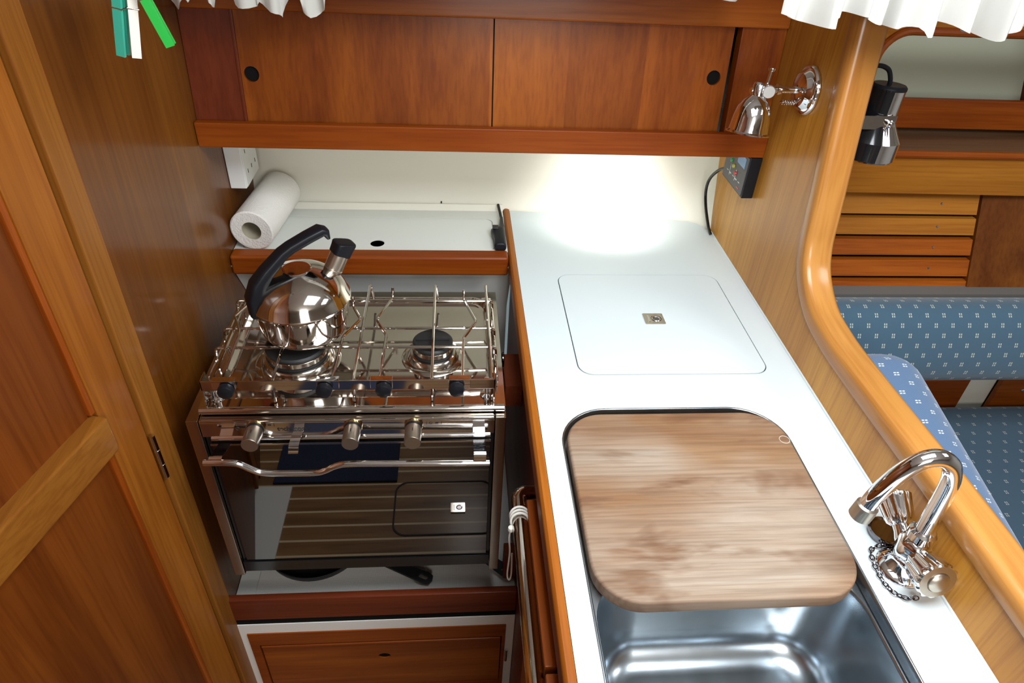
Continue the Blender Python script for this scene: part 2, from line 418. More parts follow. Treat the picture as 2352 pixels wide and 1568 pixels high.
# right-hand bulkhead with its rounded capping
path = [(-.35, 1.0), (.10, 1.0), (.36, 1.003), (.52, 1.004), (.66, 1.001), (.77, 1.000), (.82, 1.003), (.862, 1.010), (.897, 1.027), (.925, 1.052), (.941, 1.085), (.948, 1.12), (.962, 1.19), (.978, 1.27), (.992, 1.35), (1.004, 1.43), (1.03, 1.60), (1.07, 1.85)]
from mathutils.interpolate import poly_3d_calc
def cat(pts, n=6):
    P = [Vector(p) for p in pts]; out = []
    for i in range(len(P)-1):
        a, b, c, e = P[max(i-1, 0)], P[i], P[i+1], P[min(i+2, len(P)-1)]
        for k in range(n):
            t = k/n; out.append(.5*((2*b)+(c-a)*t+(2*a-5*b+4*c-e)*t*t+(3*b-a-3*c+e)*t**3))
    out.append(P[-1]); return out
cp = cat(path, 5)
outl = [(p.x, p.y) for p in cp]
poly = [(-.35, 0.0)] + outl + [(1.62, 1.85), (1.62, 0.0)]
struct('wall_right', G().plate(poly, [], XB, .602, lambda u, v, w: (w, u, v)), M['bulkhead'], 'golden veneered bulkhead between worktop and saloon')
def capping():
    g = G(); loops = []
    prof = [(-.004, .016), (-.0055, .010), (-.0055, -.004), (-.004, -.009), (.000, -.0125), (.006, -.014), (.0195, -.0145), (.033, -.014), (.038, -.0125), (.042, -.009), (.0435, -.004), (.0435, .010), (.042, .016)]
    for i, p in enumerate(cp):
        a = cp[max(i-1, 0)]; b = cp[min(i+1, len(cp)-1)]; tv = (b-a).normalized(); nv = Vector((tv.y, -tv.x))   # to the right of travel: into the panel
        loops.append([(XB+dx-.001, p.x+nv.x*(dn+.011), p.y+nv.y*(dn+.011)) for dx, dn in prof])
    bm = bmesh.new(); uv = bm.loops.layers.uv.new('UVMap'); vs = [[bm.verts.new(p) for p in l] for l in loops]; k = len(prof); acc = 0
    for A_, B_ in zip(vs, vs[1:]):
        d_ = (A_[0].co-B_[0].co).length
        for j in range(k):
            f_ = bm.faces.new((A_[j], A_[(j+1) % k], B_[(j+1) % k], B_[j]))
            for lp, c_ in zip(f_.loops, ((acc, j*.006), (acc, (j+1)*.006), (acc+d_, (j+1)*.006), (acc+d_, j*.006))): lp[uv].uv = c_
        acc += d_
    bm.faces.new(vs[0][::-1]); bm.faces.new(vs[-1]); bmesh.ops.recalc_face_normals(bm, faces=bm.faces[:]); return bm
struct('trim_3', capping(), wood('capping', (.35, .150, .030), (.49, .235, .060), 'x', rough=.30, coat=.45, seed=9, src='UV'), 'rounded varnished capping along the bulkhead edge', 'trim')

# ------------------------------------------------------------------ worktop, icebox lid, sink, board
ICE = (.1995, .521, .838, 1.150); SNK = (.152, .493, .12, .759)
t = thing('worktop', 'white laminate worktop with wooden edge, holding sink and lid', 'worktop', (.35, .7, .86))
yb = [(.1245, 1.428), (.3, 1.416), (.45, 1.398), (.535, 1.385), (.557, 1.368), (.5715, 1.335)]
outer = [(.1245, -.25), (.5715, -.25)] + yb[::-1]
mk('top', G().plate(outer, [rrect(*ICE[:2], *ICE[2:], .026), rrect(*SNK, .075, 10)], .868, H), M['white'], t)
eg = G(); eg.loft([[(x, y, z) for x, z in ((.109, .872), (.109, .896), (.1105, .9005), (.114, .9032), (.119, .9032), (.1235, .9015), (.1242, .899), (.1242, .872))] for y in (-.25, 1.478)])
mk('edge', eg, wood('edge_wood', (.24, .066, .006), (.37, .125, .013), 'y', seed=16), t, 'reddish varnished wooden edge')
mk('recess', bx(ICE[0]-.01, ICE[1]+.01, ICE[2]-.01, ICE[3]+.01, .868, .8815), M['groove'], t)
mk('bead', G().tube([(.5722, -.25, .9005), (.5722, 1.335, .9005)], .0022, 8), M['white'], t)
l = thing('icebox_lid', 'white flush lid with small flush latch, set in the worktop', 'lid', (.36, .99, .884))
lid = G().plate(rrect(ICE[0]+.0018, ICE[1]-.0018, ICE[2]+.0018, ICE[3]-.0018, .0245), [rrect(.3435, .3765, .980, 1.0105, .002, 3)], .882, H+.0004)
mk('panel', lid, M['white'], l)
def latch(parent, cx, cy, z, hx=.0185, hy=.0165):
    p = G().plate(rrect(cx-hx, cx+hx, cy-hy, cy+hy, .002, 4), [[(cx+.004+.010*math.cos(2*math.pi*k/24), cy+.010*math.sin(2*math.pi*k/24)) for k in range(24)]], z-.004, z+.0015)
    a = mk('latch', p, M['steel'], parent, 'small rectangular metal flush latch')
    b = G().lathe([(.0099, .004), (.0088, .0002), (.006, -.004), (0, -.005)], (cx+.004, cy, z-.003), n=24)
    mk('finger_cup', b, M['darkchrome'], a)
    r = G(); r.tube([(cx+.004+.0075*math.cos(2*math.pi*k/20), cy+.0075*math.sin(2*math.pi*k/20), z+.001) for k in range(20)], .0012, 8, True)
    r.box(cx-.012, cx-.008, cy-.010, cy+.010, z+.001, z+.0022, .0004)
    mk('lift_ring', r, M['chrome'], a)
latch(l, .360, .995, H+.0004)
s = thing('sink', 'brushed steel sink bowl under the wooden board', 'sink', (.32, .45, .70))
def ring(o, r, z, n=10, q=SNK): return [(x, y, z) for x, y in rrect(q[0]+o, q[1]-o, q[2]+o, q[3]-o, r, n)]
BWL = (.1595, .4855, .128, .482)
bg_ = G(); bg_.plate(rrect(SNK[0]+.0055, SNK[1]-.0055, SNK[2]+.0055, SNK[3]-.0055, .070, 10), [rrect(*BWL, .066, 12)], .8815, .8835)
lv = [(0, .066, .8835), (.0012, .065, .8822), (.0022, .064, .8795)]
lv += [(.0022+.010*t, .064-.004*t, .8795-.108*t) for t in (.25, .5, .75, 1)]
lv += [(.0122+.040*(1-math.cos(R(a))), max(.06-.04*(1-math.cos(R(a))), .012), .7715-.040*math.sin(R(a))) for a in (12, 24, 36, 48, 60, 72, 82, 90)]
lv += [(.10, .03, .7305)]
bg_.loft([ring(o, r_, z_, 12, BWL) for o, r_, z_ in lv], False, True)
mk('bowl', bg_, M['sink'], s, smooth=True, ang=60)
rg = G(); rg.loft([ring(-.0005, .0755, .8995), ring(.0015, .074, .9008), ring(.0035, .072, .8995), ring(.0045, .071, .893), ring(.0055, .070, .8855)], False, False)
mk('rim', rg, M['sink'], s, ang=80)
dr = G(); dr.lathe([(.036, 0), (.036, .002), (.030, .003), (.026, -.001), (0, -.001)], (.3225, .30, .7305), n=32); mk('drain', dr, M['chrome'], s)
def board():
    g = G(); def_ = []
    x0, x1, y0, y1, r = .1590, .4875, .426, .7400, .058
    for o, z in ((.004, .8838), (.0008, .8870), (0, .892), (0, .9035), (.0012, .9062), (.004, .9078)):
        def_.append([(x, y, z) for x, y in rrect(x0+o, x1-o, y0+o, y1-o, r-o, 10)])
    g.loft(def_); return g
cb = thing('chopping_board', 'worn square wooden chopping board with rounded corners over the sink', 'chopping board', (.3245, .59, .8838))
mk('board', board(), M['board'], cb, ang=50)
mk('plug_ring', G().tube([(.478+.0074*math.cos(2*math.pi*k/28), .679+.0074*math.sin(2*math.pi*k/28), .9078) for k in range(28)], .0006, 6, True), mat('ring_mark', (.46, .41, .34), .8), cb, 'pale round plug mark')

# ------------------------------------------------------------------ tap, plug and chain
f = thing('mixer_tap', 'chrome two-handled mixer tap with swan-neck spout on the worktop', 'tap', (.541, .465, H))
b = G()
b.lathe([(.029, 0), (.029, .003), (.027, .006), (.021, .009), (.0175, .018), (.0165, .026), (.018, .032)], (.541, .465, H), n=40)
b.lathe([(.0, -.020), (.014, -.019), (.0185, -.012), (.019, 0), (.0185, .012), (.0155, .018), (.0125, .020), (.0135, .023), (.0150, .024), (.0150, .034), (.0120, .037), (0, .037)], (.541, .465, .938), n=6*6, flute=(6, .035, .0145))
for sy in (1,):
    d_ = Vector((0, sy*.85, .42)).normalized(); o_ = Vector((.541, .465+sy*.004, .932))
    b.lathe([(.0125, 0), (.0122, .014), (.0105, .022), (.0105, .030), (.0125, .032), (.0125, .034), (0, .034)], o_, d_, n=32)
mk('body', b, M['chrome'], f)
for d_, o_, ks in ((Vector((0, .85, .42)).normalized(), Vector((.541, .465+.030, .945)), 1.0), (Vector((0, -.97, .24)).normalized(), Vector((.541, .465-.012, .936)), 1.16)):
    k = G().lathe([(r_*ks, z_) for r_, z_ in ((0, 0), (.011, 0), (.0150, .004), (.0168, .012), (.0195, .030), (.0203, .034), (.0203, .037), (.0185, .0385), (0, .0385))], o_, d_, n=96, flute=(12, .045, .0148*ks))
    kk = mk('handle', k, M['chrome'], f)
    c = G().lathe([(r_*ks, z_) for r_, z_ in ((.0185, .0385), (.0115, .0392), (.0112, .0385), (.0108, .0385), (.0105, .041), (.008, .0432), (.004, .0442), (0, .0445))], o_, d_, n=32)
    mk('cap', c, M['nickel'], kk)
spts = [(.541, .465, .965), (.539, .465, 1.0), (.5365, .465, 1.045)]
arc = [(.533, .466, 1.066), (.524, .4665, 1.083), (.508, .467, 1.0925), (.492, .468, 1.0885), (.477, .4685, 1.072), (.467, .469, 1.05), (.4605, .469, 1.03), (.4575, .469, 1.012)]
sp_ = mk('spout', G().tube(cat(spts+arc, 5), .0098, 20), M['chrome'], f)
mk('aerator', G().lathe([(.0098, -.004), (.0122, -.002), (.0125, .003), (.0125, .016), (.0115, .017), (0, .017)], (.4578, .469, 1.014), (-.17, 0, -1), n=28), M['nickel'], sp_)
pl = tag(mk('sink_plug', G().lathe([(0, 0), (.019, 0), (.0195, .004), (.0215, .006), (.0215, .009), (.019, .0095), (.017, .0075), (0, .0075)], (.546, .515, H+.0005), n=36), M['darkchrome']), 'round chrome sink plug lying on the worktop behind the tap', 'sink plug')
ch = G(); cpts = cat([(.549, .497, .9025), (.533, .496, .9025), (.518, .492, .9025), (.511, .478, .9025), (.5085, .462, .9025), (.5085, .445, .9025), (.5125, .432, .9025), (.522, .424, .9025), (.532, .422, .9025), (.540, .424, .9025)], 12)
acc = 0; last = cpts[0]; nlink = 0
for p in cpts[1:]:
    acc += (p-last).length
    if acc >= .0056:
        dv = (p-last).normalized(); side = dv.cross(Vector((0, 0, 1))).normalized()
        up = Vector((0, 0, 1)) if nlink % 2 else side
        o2 = Vector((0, 0, 1)) if nlink % 2 == 0 else side
        wv = side if nlink % 2 == 0 else Vector((0, 0, 1))*.9
        ch.tube([p+dv*.0042*math.cos(2*math.pi*k/12)+wv*.0027*math.sin(2*math.pi*k/12)+Vector((0, 0, .0012)) for k in range(12)], .0008, 6, True)
        acc = 0; nlink += 1
    last = p
tag(mk('plug_chain', ch, M['darkchrome']), 'loose chrome link chain curled around the foot of the tap', 'chain')

# ------------------------------------------------------------------ base cabinet front below the worktop edge
t = thing('galley_base_cabinet', 'wooden cabinet side with drawer fronts under the worktop edge', 'cabinet', (.13, .5, 0))
mk('side_panel', bx(.1225, .140, -.25, 1.29, 0, .868), M['red_y'], t)
mk('front_panel', bx(.1165, .1225, -.25, .62, .05, .866), M['teak_y'], t)
mk('drawer_front', bx(.1005, .1150, .395, .640, .60, .835, bev=.002), M['rail_y'], t)
mk('drawer_front', bx(.1005, .1150, .02, .388, .60, .835, bev=.002), M['rail_y'], t)
mk('runner', bx(.1135, .1170, .05, .60, .70, .72), M['gap'], t)
gr = thing('grab_rail', 'bent stainless tube grab rail along the worktop front', 'grab rail', (.1, .5, .78))
gp = fillet([(.1215, .668, .818), (.0900, .664, .820), (.0885, .30, .824), (.0885, .02, .824), (.1160, .016, .824)], .04, 10)
mk('tube', G().tube(gp, .0108, 20), M['steel'], gr)
mk('flange', G().lathe([(.017, 0), (.017, .003), (.012, .005), (0, .005)], (.1222, .668, .818), (-1, -.1, 0), n=24), M['steel'], gr)
mk('flange', G().lathe([(.017, 0), (.017, .003), (.012, .005), (0, .005)], (.1165, .016, .824), (-1, .1, 0), n=24), M['steel'], gr)
ly = thing('cord_lashing', 'thin white cord knotted round the grab rail and hanging down', 'cord', (.09, .62, .7))
cg = G()
for i in range(3):
    yy = .612+.0055*i; cg.tube([(.0893+.0128*math.cos(2*math.pi*k/24), yy+.004*math.sin(2*math.pi*k/24), .822+.0128*math.sin(2*math.pi*k/24)) for k in range(24)], .0018, 8, True)
cg.lathe([(0, -.005), (.004, -.003), (.005, 0), (.004, .004), (0, .005)], (.0765, .603, .8165), n=12)
mk('coil', cg, M['cord'], ly)
mk('tail', G().tube(cat([(.0765, .603, .8165), (.0745, .601, .80), (.0765, .598, .77), (.0745, .593, .725), (.0775, .590, .7155), (.0805, .594, .725), (.0800, .600, .765)], 6), .0013, 8), M['cord'], ly)

# ------------------------------------------------------------------ ledge behind the cooker
t = thing('stowage_ledge', 'white ledge with flush lid and reddish front rail behind the cooker', 'ledge', (-.17, 1.3, .86))
lo = (XL+.001, .1085, 1.238, 1.433)
mk('ledge_top', bx(lo[0], lo[1], lo[2], lo[3], .875, .8985), M['lidwhite'], t)
mk('frame', G().plate([(lo[0], lo[2]), (lo[1], lo[2]), (lo[1], lo[3]), (lo[0], lo[3])], [rrect(-.43, .083, 1.2405, 1.387, .02)], .8985, .9005), M['lidwhite'], t)
mk('groove', G().plate(rrect(-.429, .082, 1.241, 1.386, .018), [], .8984, .89865), M['groove'], t)  # thin dark plate under the lid gap, standing in for its shade
ld = mk('lid', G().plate(rrect(-.4282, .0810, 1.2412, 1.3847, .0182), [[(-.1615+.0145*math.cos(2*math.pi*k/28), 1.270+.0145*math.sin(2*math.pi*k/28)) for k in range(28)]], .8988, .9006), M['lidwhite'], t)
mk('finger_hole', G().lathe([(.0145, 0), (0, 0)], (-.1615, 1.270, .8990), n=28), M['card'], ld, 'dark round finger hole')
rl = G(); rl.box(XL+.001, .1085, 1.204, 1.238, .862, .9055, .006, 4); mk('front_rail', rl, M['rail_x'], t)
mk('cove', G().loft([[(x, 1.433, .8995), (x, 1.424, .8995), (x, 1.4285, .904), (x, 1.4335, .9125), (x, 1.437, .9125)] for x in (XL+.001, .108)]), M['cream'], t)
tr = thing('paper_towel_roll', 'white kitchen paper roll lying on the ledge against the left panel', 'paper roll', (-.39, 1.32, .90))
A, B = Vector((-.401, 1.2365, .9435)), Vector((-.378, 1.415, .9505)); ax = (B-A)
n_ = ax.length
mk('paper', G().lathe([(.0195, 0), (.040, 0), (.0428, .002), (.0428, n_-.002), (.040, n_), (.0195, n_), (.0195, 0)], A, ax, n=56, caps=False), M['towel'], tr)
mk('core', G().lathe([(.0185, .002), (.0194, .001), (.0194, n_-.002), (.0185, n_-.002), (.0185, .002)], A, ax, n=40, caps=False), M['card'], tr, 'cardboard tube')
lg = thing('gas_lighter', 'black gas lighter with long nozzle leaning beside the worktop edge', 'lighter', (.092, 1.25, .9025))
gb = [(.078, 1.232, .908), (.087, 1.232, .9085), (.100, 1.232, .9085), (.1045, 1.233, .908)]
hb = G()
def lsec(y, xa, xb, za, zb):
    cx, cz, rx, rz = (xa+xb)/2, (za+zb)/2, (xb-xa)/2, (zb-za)/2
    return [(cx+rx*math.copysign(abs(math.cos(2*math.pi*k/16))**.7, math.cos(2*math.pi*k/16)), y, cz+rz*math.copysign(abs(math.sin(2*math.pi*k/16))**.7, math.sin(2*math.pi*k/16))) for k in range(16)]
hb.loft([lsec(1.2395, .082, .1045, .901, .916), lsec(1.243, .080, .1060, .901, .919), lsec(1.262, .0805, .1065, .901, .921), lsec(1.280, .080, .1065, .901, .921), lsec(1.292, .0765, .107, .901, .922), lsec(1.305, .0755, .107, .901, .922), lsec(1.311, .079, .107, .901, .921), lsec(1.316, .093, .107, .902, .920), lsec(1.345, .0965, .106, .904, .917), lsec(1.37, .0985, .1055, .906, .9155)])
mk('body', hb, M['black'], lg, ang=50)
mk('nozzle', G().tube([(.102, 1.365, .911), (.0995, 1.40, .914), (.0975, 1.424, .917)], .0032, 12), M['black'], lg)
mk('trigger', G().box(.079, .0925, 1.297, 1.313, .9205, .9245, .0015), M['blackgloss'], lg)
so = thing('socket_box', 'white plastic socket box on the left panel above the paper roll', 'socket', (-.43, 1.35, 1.0))
mk('box', bx(XL+.0005, -.413, 1.300, 1.40, 1.004, 1.105, bev=.002), M['wplastic'], so)
fp = mk('face_plate', bx(-.413, -.411, 1.303, 1.397, 1.007, 1.102, bev=.0006), M['wplastic'], so)
for yc in (1.322, 1.350, 1.378):
    for zc in (1.035, 1.075): mk('slot', bx(-.4112, -.4106, yc-.0012, yc+.0012, zc-.006, zc+.002), M['gap'], fp)

# ------------------------------------------------------------------ overhead cabinet with sliding doors
LEAN = .135
def cz(x, n, z): return (x, 1.205+LEAN*(z-1.165)+n, z)          # on the leaning cabinet front, n = depth into it
def cbox(x0, x1, n0, n1, z0, z1, bv=0):
    g = G(); t = bmesh.new(); vs = [t.verts.new(cz(x, n, z)) for z in (z0, z1) for x, n in ((x0, n0), (x1, n0), (x1, n1), (x0, n1))]
    for q in ((0, 1, 2, 3), (7, 6, 5, 4), (0, 4, 5, 1), (1, 5, 6, 2), (2, 6, 7, 3), (3, 7, 4, 0)): t.faces.new([vs[i] for i in q])
    bmesh.ops.recalc_face_normals(t, faces=t.faces[:])
    if bv: bmesh.ops.bevel(t, geom=t.edges[:], offset=bv, segments=2, profile=.5, affect='EDGES')
    return g.add(t)
t = thing('overhead_cabinet', 'reddish wooden overhead cabinet with two sliding doors above the worktop', 'cabinet', (.06, 1.3, 1.133))
mk('bottom', bx(XL+.001, .5725, 1.197, 1.47, 1.135, 1.147), M['cream'], t, 'cream underside')
mk('back', bx(XL+.001, .5725, 1.470, 1.478, 1.15, 1.395), M['gap'], t)
mk('bottom_rail', bx(XL+.001, .5725, 1.183, 1.199, 1.1335, 1.1775, bev=.003), M['rail_x'], t)
mk('door_track', cbox(XL+.001, .5725, -.006, .022, 1.148, 1.1635), M['red_x'], t)
mk('top_rail', cbox(XL+.001, .5725, -.012, .030, 1.349, 1.40, .004), M['mahogany_x'], t)
mk('shelf_top', bx(XL+.001, .5725, 1.235, 1.56, 1.385, 1.398), M['mahogany_x'], t)
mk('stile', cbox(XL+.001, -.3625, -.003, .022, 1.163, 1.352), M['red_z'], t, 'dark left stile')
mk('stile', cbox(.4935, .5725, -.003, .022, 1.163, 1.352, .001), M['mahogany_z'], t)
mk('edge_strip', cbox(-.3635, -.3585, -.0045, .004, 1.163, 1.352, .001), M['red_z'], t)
def sdoor(x0, x1, n, hx, hz):
    hole = [(hx+.0125*math.cos(2*math.pi*k/32), hz+.0125*math.sin(2*math.pi*k/32)) for k in range(32)]
    g = G().plate([(x0, 1.1625), (x1, 1.1625), (x1, 1.350), (x0, 1.350)], [hole], n, n+.007, lambda u, v, w: cz(u, w, v))
    o = mk('sliding_door', g, M['doorply'], t)
    c = G().plate([(hx+.0122*math.cos(2*math.pi*k/32), hz+.0122*math.sin(2*math.pi*k/32)) for k in range(32)], [], n+.0045, n+.0072, lambda u, v, w: cz(u, w, v))
    mk('finger_hole', c, M['gap'], o, 'round finger hole with its shade painted black')  # black disc stands in for the shade inside the hole
sdoor(-.3605, .0665, .001, -.342, 1.250)
mk('edge_strip', cbox(.0650, .0675, .0004, .0085, 1.1625, 1.350), M['gap'], t, 'dark strip painted as the shadow line where the sliding doors overlap')  # strip put in to draw the shadow line between the doors
sdoor(.050, .4845, .0095, .461, 1.263)

# ------------------------------------------------------------------ cooker
RX = R(0)
st = thing('gas_cooker', 'stainless steel two-burner gas cooker with mirrored oven door hung in the recess', 'cooker', (-.165, .95, .478))
mk('side_frame', bx(-.4055, -.3875, .775, 1.10, .480, .868, .0012), M['pansteel'], st)
mk('side_frame', bx(.0615, .0785, .775, 1.10, .474, .868, .0012), M['pansteel'], st)
mk('oven_body', bx(-.386, .060, .795, 1.09, .50, .855), M['gap'], st)
# hob pan
po = [(-.388, .7885), (.0775, .7885), (.0775, 1.116), (-.388, 1.116)]
def pr(o, r, z): return [(x, y, z) for x, y in rrect(-.372+o, .060-o, .812+o, 1.098-o, r, 8)]
g = G(); g.plate(po, [rrect(-.372, .060, .812, 1.098, .03, 8)], .872, .880)
g.loft([pr(0, .03, .880), pr(.002, .03, .8795), pr(.006, .028, .870), pr(.010, .026, .8685), pr(.04, .01, .868)], False, True)
mk('hob_pan', g, M['steel'], st, ang=40)
g = G(); g.tube([(-.386, .7895, .876), (.0755, .7895, .876)], .0058, 16); mk('front_lip', g, M['steel'], st)
mk('front_ledge', G().box(-.3865, .0605, .7745, .796, .862, .8685, .0022), M['steel'], st)
def burner(cx, cy, r):
    z = .868
    o = mk('burner', G().lathe([(r+.014, 0), (r+.012, .002), (r+.004, .004), (r, .011), (r-.002, .013), (r-.009, .014), (r-.011, .0155), (r-.009, .018), (r-.006, .020), (r-.006, .028), (r-.009, .030), (0, .030)], (cx, cy, z), n=48), M['pansteel'], st)
    mk('burner_gap_shade', G().lathe([(r-.0085, .0142), (r-.0055, .0142), (r-.0055, .0192), (r-.0085, .0192)], (cx, cy, z), n=48, caps=False), M['iron'], o)  # black ring added as the shade between burner head and dish
    c = G().lathe([(r-.0065, .030), (r-.006, .034), (r-.009, .0365), (0, .038)], (cx, cy, z), n=48)
    c.box(cx-r+.012, cx+r-.012, cy-.002, cy+.002, z+.037, z+.0390)
    mk('burner_cap', c, M['iron'], o, 'matt black burner cap')
burner(-.0385, .928, .040); burner(-.264, .922, .056)
# wire pan supports
def wire(name, pts, r=.0025, fr=.008): return mk(name, G().tube(fillet(pts, fr, 5), r, 10), M['steel'], st)
for x in (-.3655, -.2765, -.156, -.037, .056):
    wire('long_wire', [(x, .803, .882), (x, .803, .919), (x, 1.082, .919), (x+.004, 1.082, .884)])
for y in (1.033, .949, .896):
    wire('cross_wire', [(-.3855, y-.004, .884), (-.3845, y, .9145), (.066, y, .9145), (.067, y-.004, .884)])
for sx in (-.382, .0665):
    mk('side_guard', G().tube(fillet([(sx, 1.05, .884), (sx, 1.05, .9), (sx, .84, .9), (sx, .84, .884)], .006, 4), .0016, 8), M['steel'], st)
fb = G(); fb.box(-.379, .0605, .7975, .8000, .9085, .9265, .0006)
for sx in (-.379, .0580): fb.box(sx, sx+.0025, .7975, .822, .881, .9265, .0006)
mk('fiddle_bar', fb, M['steel'], st)
for sx in (-.366, .049):
    mk('foot_post', G().lathe([(.011, 0), (.011, .002), (.004, .004), (.0035, .03), (.005, .033), (0, .034)], (sx, .816, .880), n=20), M['chrome'], st)
for sx in (.058, -.378):
    mk('foot_post', G().lathe([(.009, 0), (.009, .002), (.004, .004), (0, .005)], (sx, 1.088, .880), n=20), M['chrome'], st)
for pts, kx in (([(-.352, 1.022), (-.371, .972), (-.352, .928), (-.3485, .803)], -.340),
                ([(-.177, 1.000), (-.161, .963), (-.184, .914), (-.187, .803)], -.197),
                ([(-.111, 1.030), (-.134, .963), (-.114, .916), (-.1155, .803)], -.109),
                ([(.015, 1.022), (.035, .956), (.013, .908), (.0105, .803)], .001)):
    p3 = [(pts[0][0], pts[0][1]+.004, .942)]+[(x, y, .9235) for x, y in pts]
    ph = mk('pot_holder', G().tube(fillet(p3, .006, 4), .0024, 10), M['steel'], st)
    xx = pts[-1][0]; mid = (xx+kx)/2
    cl = G(); cl.box(mid-.0165, mid+.0165, .7945, .806, .9270, .9290, .0005); cl.box(mid-.0165, mid+.0165, .7945, .7968, .9135, .9285, .0005)
    mk('clip', cl, M['chrome'], ph)
    mk('clamp_knob', G().lathe([(0, 0), (.006, 0), (.0115, .002), (.0120, .008), (.0108, .012), (.006, .0135), (0, .0138)], (kx, .795, .9155), (0, -1, 0), n=28, flute=(10, .03, .0105)), M['black'], ph, 'black knurled clamp knob')
# front
mk('control_panel', G().box(-.3865, .0605, .7755, .790, .8345, .8625, .0008), M['steel'], st)
mk('panel_bar', G().tube([(-.374, .7765, .8315), (.054, .7765, .8315)], .0045, 14), M['chrome'], st)
mk('vent_gap', bx(-.3865, .0605, .784, .795, .480, .836), M['blackgloss'], st)
for kx in (-.304, -.158, -.0655):
    k = mk('knob', G().lathe([(0, 0), (.0128, 0), (.0128, .031), (.0120, .0325), (0, .0326)], (kx, .767, .8545), (0, -1, .04), n=40), M['nickel'], st)
    mk('knob_ring', G().lathe([(0, 0), (.0142, 0), (.0142, .005), (.0130, .0055), (0, .0055)], (kx, .7755, .8545), (0, -1, .04), n=36), M['brass'], k)
    mk('knob_gasket', G().lathe([(0, 0), (.0134, 0), (.0134, .0038), (0, .0038)], (kx, .7702, .8545), (0, -1, .04), n=36), M['black'], k)
    mk('pointer', bx(kx-.0008, kx+.0008, .742, .756, .8665, .8680), M['print'], k)
def text(s, size, loc, parent, name='lettering', bold=.0):
    cu = bpy.data.curves.new('t', 'FONT'); cu.body = s; cu.size = size; cu.extrude = .0001; cu.align_x = 'LEFT'; cu.offset = bold
    o = bpy.data.objects.new('t', cu); C.objects.link(o); bpy.context.view_layer.update()
    me = bpy.data.meshes.new_from_object(o.evaluated_get(bpy.context.evaluated_depsgraph_get())); bpy.data.objects.remove(o)
    t = bmesh.new(); t.from_mesh(me); t.transform(Matrix.Translation(loc) @ Matrix.Rotation(R(90), 4, 'X'))
    return mk(name, t, M['print'], parent, smooth=False)
text('techimpex', .0112, (-.273, .77525, .8465), st, bold=.0003)
def circ(ic, cx, cz, r, th=.0006): ic.tube([(cx+r*math.cos(2*math.pi*k/16), .7754, cz+r*math.sin(2*math.pi*k/16)) for k in range(16)], th, 6, True)
ic = G(); circ(ic, -.3315, .8515, .0028); ic.box(-.3325, -.3305, .7752, .7755, .8475, .8482); mk('symbol', ic, M['print'], st)
for cx in (-.288, -.034):
    ic = G(); ic.box(cx-.012, cx-.0112, .7752, .7755, .8555, .8615); ic.box(cx+.0112, cx+.012, .7752, .7755, .8555, .8615)
    circ(ic, cx-.005, .8585, .0019); ic.box(cx+.002, cx+.007, .7752, .7755, .857, .860)
    mk('symbol', ic, M['print'], st)
ck = G(); cpth = [(-.241, .776, .848), (-.2425, .757, .8475), (-.246, .7515, .838), (-.249, .754, .8225), (-.2505, .7555, .816)]
ck.loft([[(x-.0075, y, z), (x+.0075, y, z), (x+.0075, y+.0018, z-.0012), (x-.0075, y+.0018, z-.0012)] for x, y, z in [tuple(v) for v in fillet(cpth, .006, 5)]])
mk('door_latch', ck, M['chrome'], st)
dr = mk('oven_door', bx(-.380, .0555, .7815, .792, .515, .8145, bev=.0008), M['mirrorglass'], st, 'dark mirrored glass oven door')
mk('door_edge', bx(-.381, .0562, .779, .7812, .8115, .8155, bev=.0005), M['steel'], dr)
for x in (-.359, .037):
    k = G(); pt = [(x, .780, .8155), (x, .748, .8255), (x, .735, .832), (x, .7335, .815)]
    k.loft([[(x-.0095, y, z), (x+.0095, y, z), (x+.0095, y+.0015, z-.0015), (x-.0095, y+.0015, z-.0015)] for _, y, z in [tuple(v) for v in fillet(pt, .01, 6)]])
    mk('handle_bracket', k, M['chrome'], dr)
hp_ = cat([(-.377, .735, .8215), (-.345, .735, .8205), (-.327, .735, .8175), (-.308, .735, .8035), (-.293, .735, .7965), (-.26, .735, .7950), (-.218, .735, .7950), (-.202, .735, .799), (-.183, .735, .8095), (-.160, .735, .8135), (-.10, .735, .8125), (.052, .735, .8095)], 5)
mk('handle', G().tube(hp_, .0052, 16), M['chrome'], dr)
mk('bottom_strip', bx(-.3865, .0605, .779, .80, .486, .513), M['blackgloss'], st)

# pivots and side blocks
for (a, lab, x0, x1) in ((1, 'dark red wooden gimbal block on the worktop side of the cooker', .083, .1215), (0, 'dark red wooden gimbal block on the left panel beside the cooker', XL+.001, -.4165)):
    t = thing('gimbal_block', lab, 'gimbal block', ((x0+x1)/2, .98, .72), 'gimbal blocks')
    mk('block', bx(x0+(.006 if a else 0), x1-(0 if a else .006), .935, 1.03, .745, .795, bev=.002), M['red_y'], t)
    cx = x0+.004 if a else x1-.004
    pv = G(); pv.tube([(cx, .985+.012*math.cos(2*math.pi*k/20), .815+.014*math.sin(2*math.pi*k/20)) for k in range(20)], .0022, 8, True)
    mk('pivot_bracket', pv, M['darkchrome'], t)
tag(mk('stop_block', bx(.096, .1215, .83, .86, .36, .44, bev=.002), M['red_z']), 'small dark red stop block low beside the oven', 'stop block')

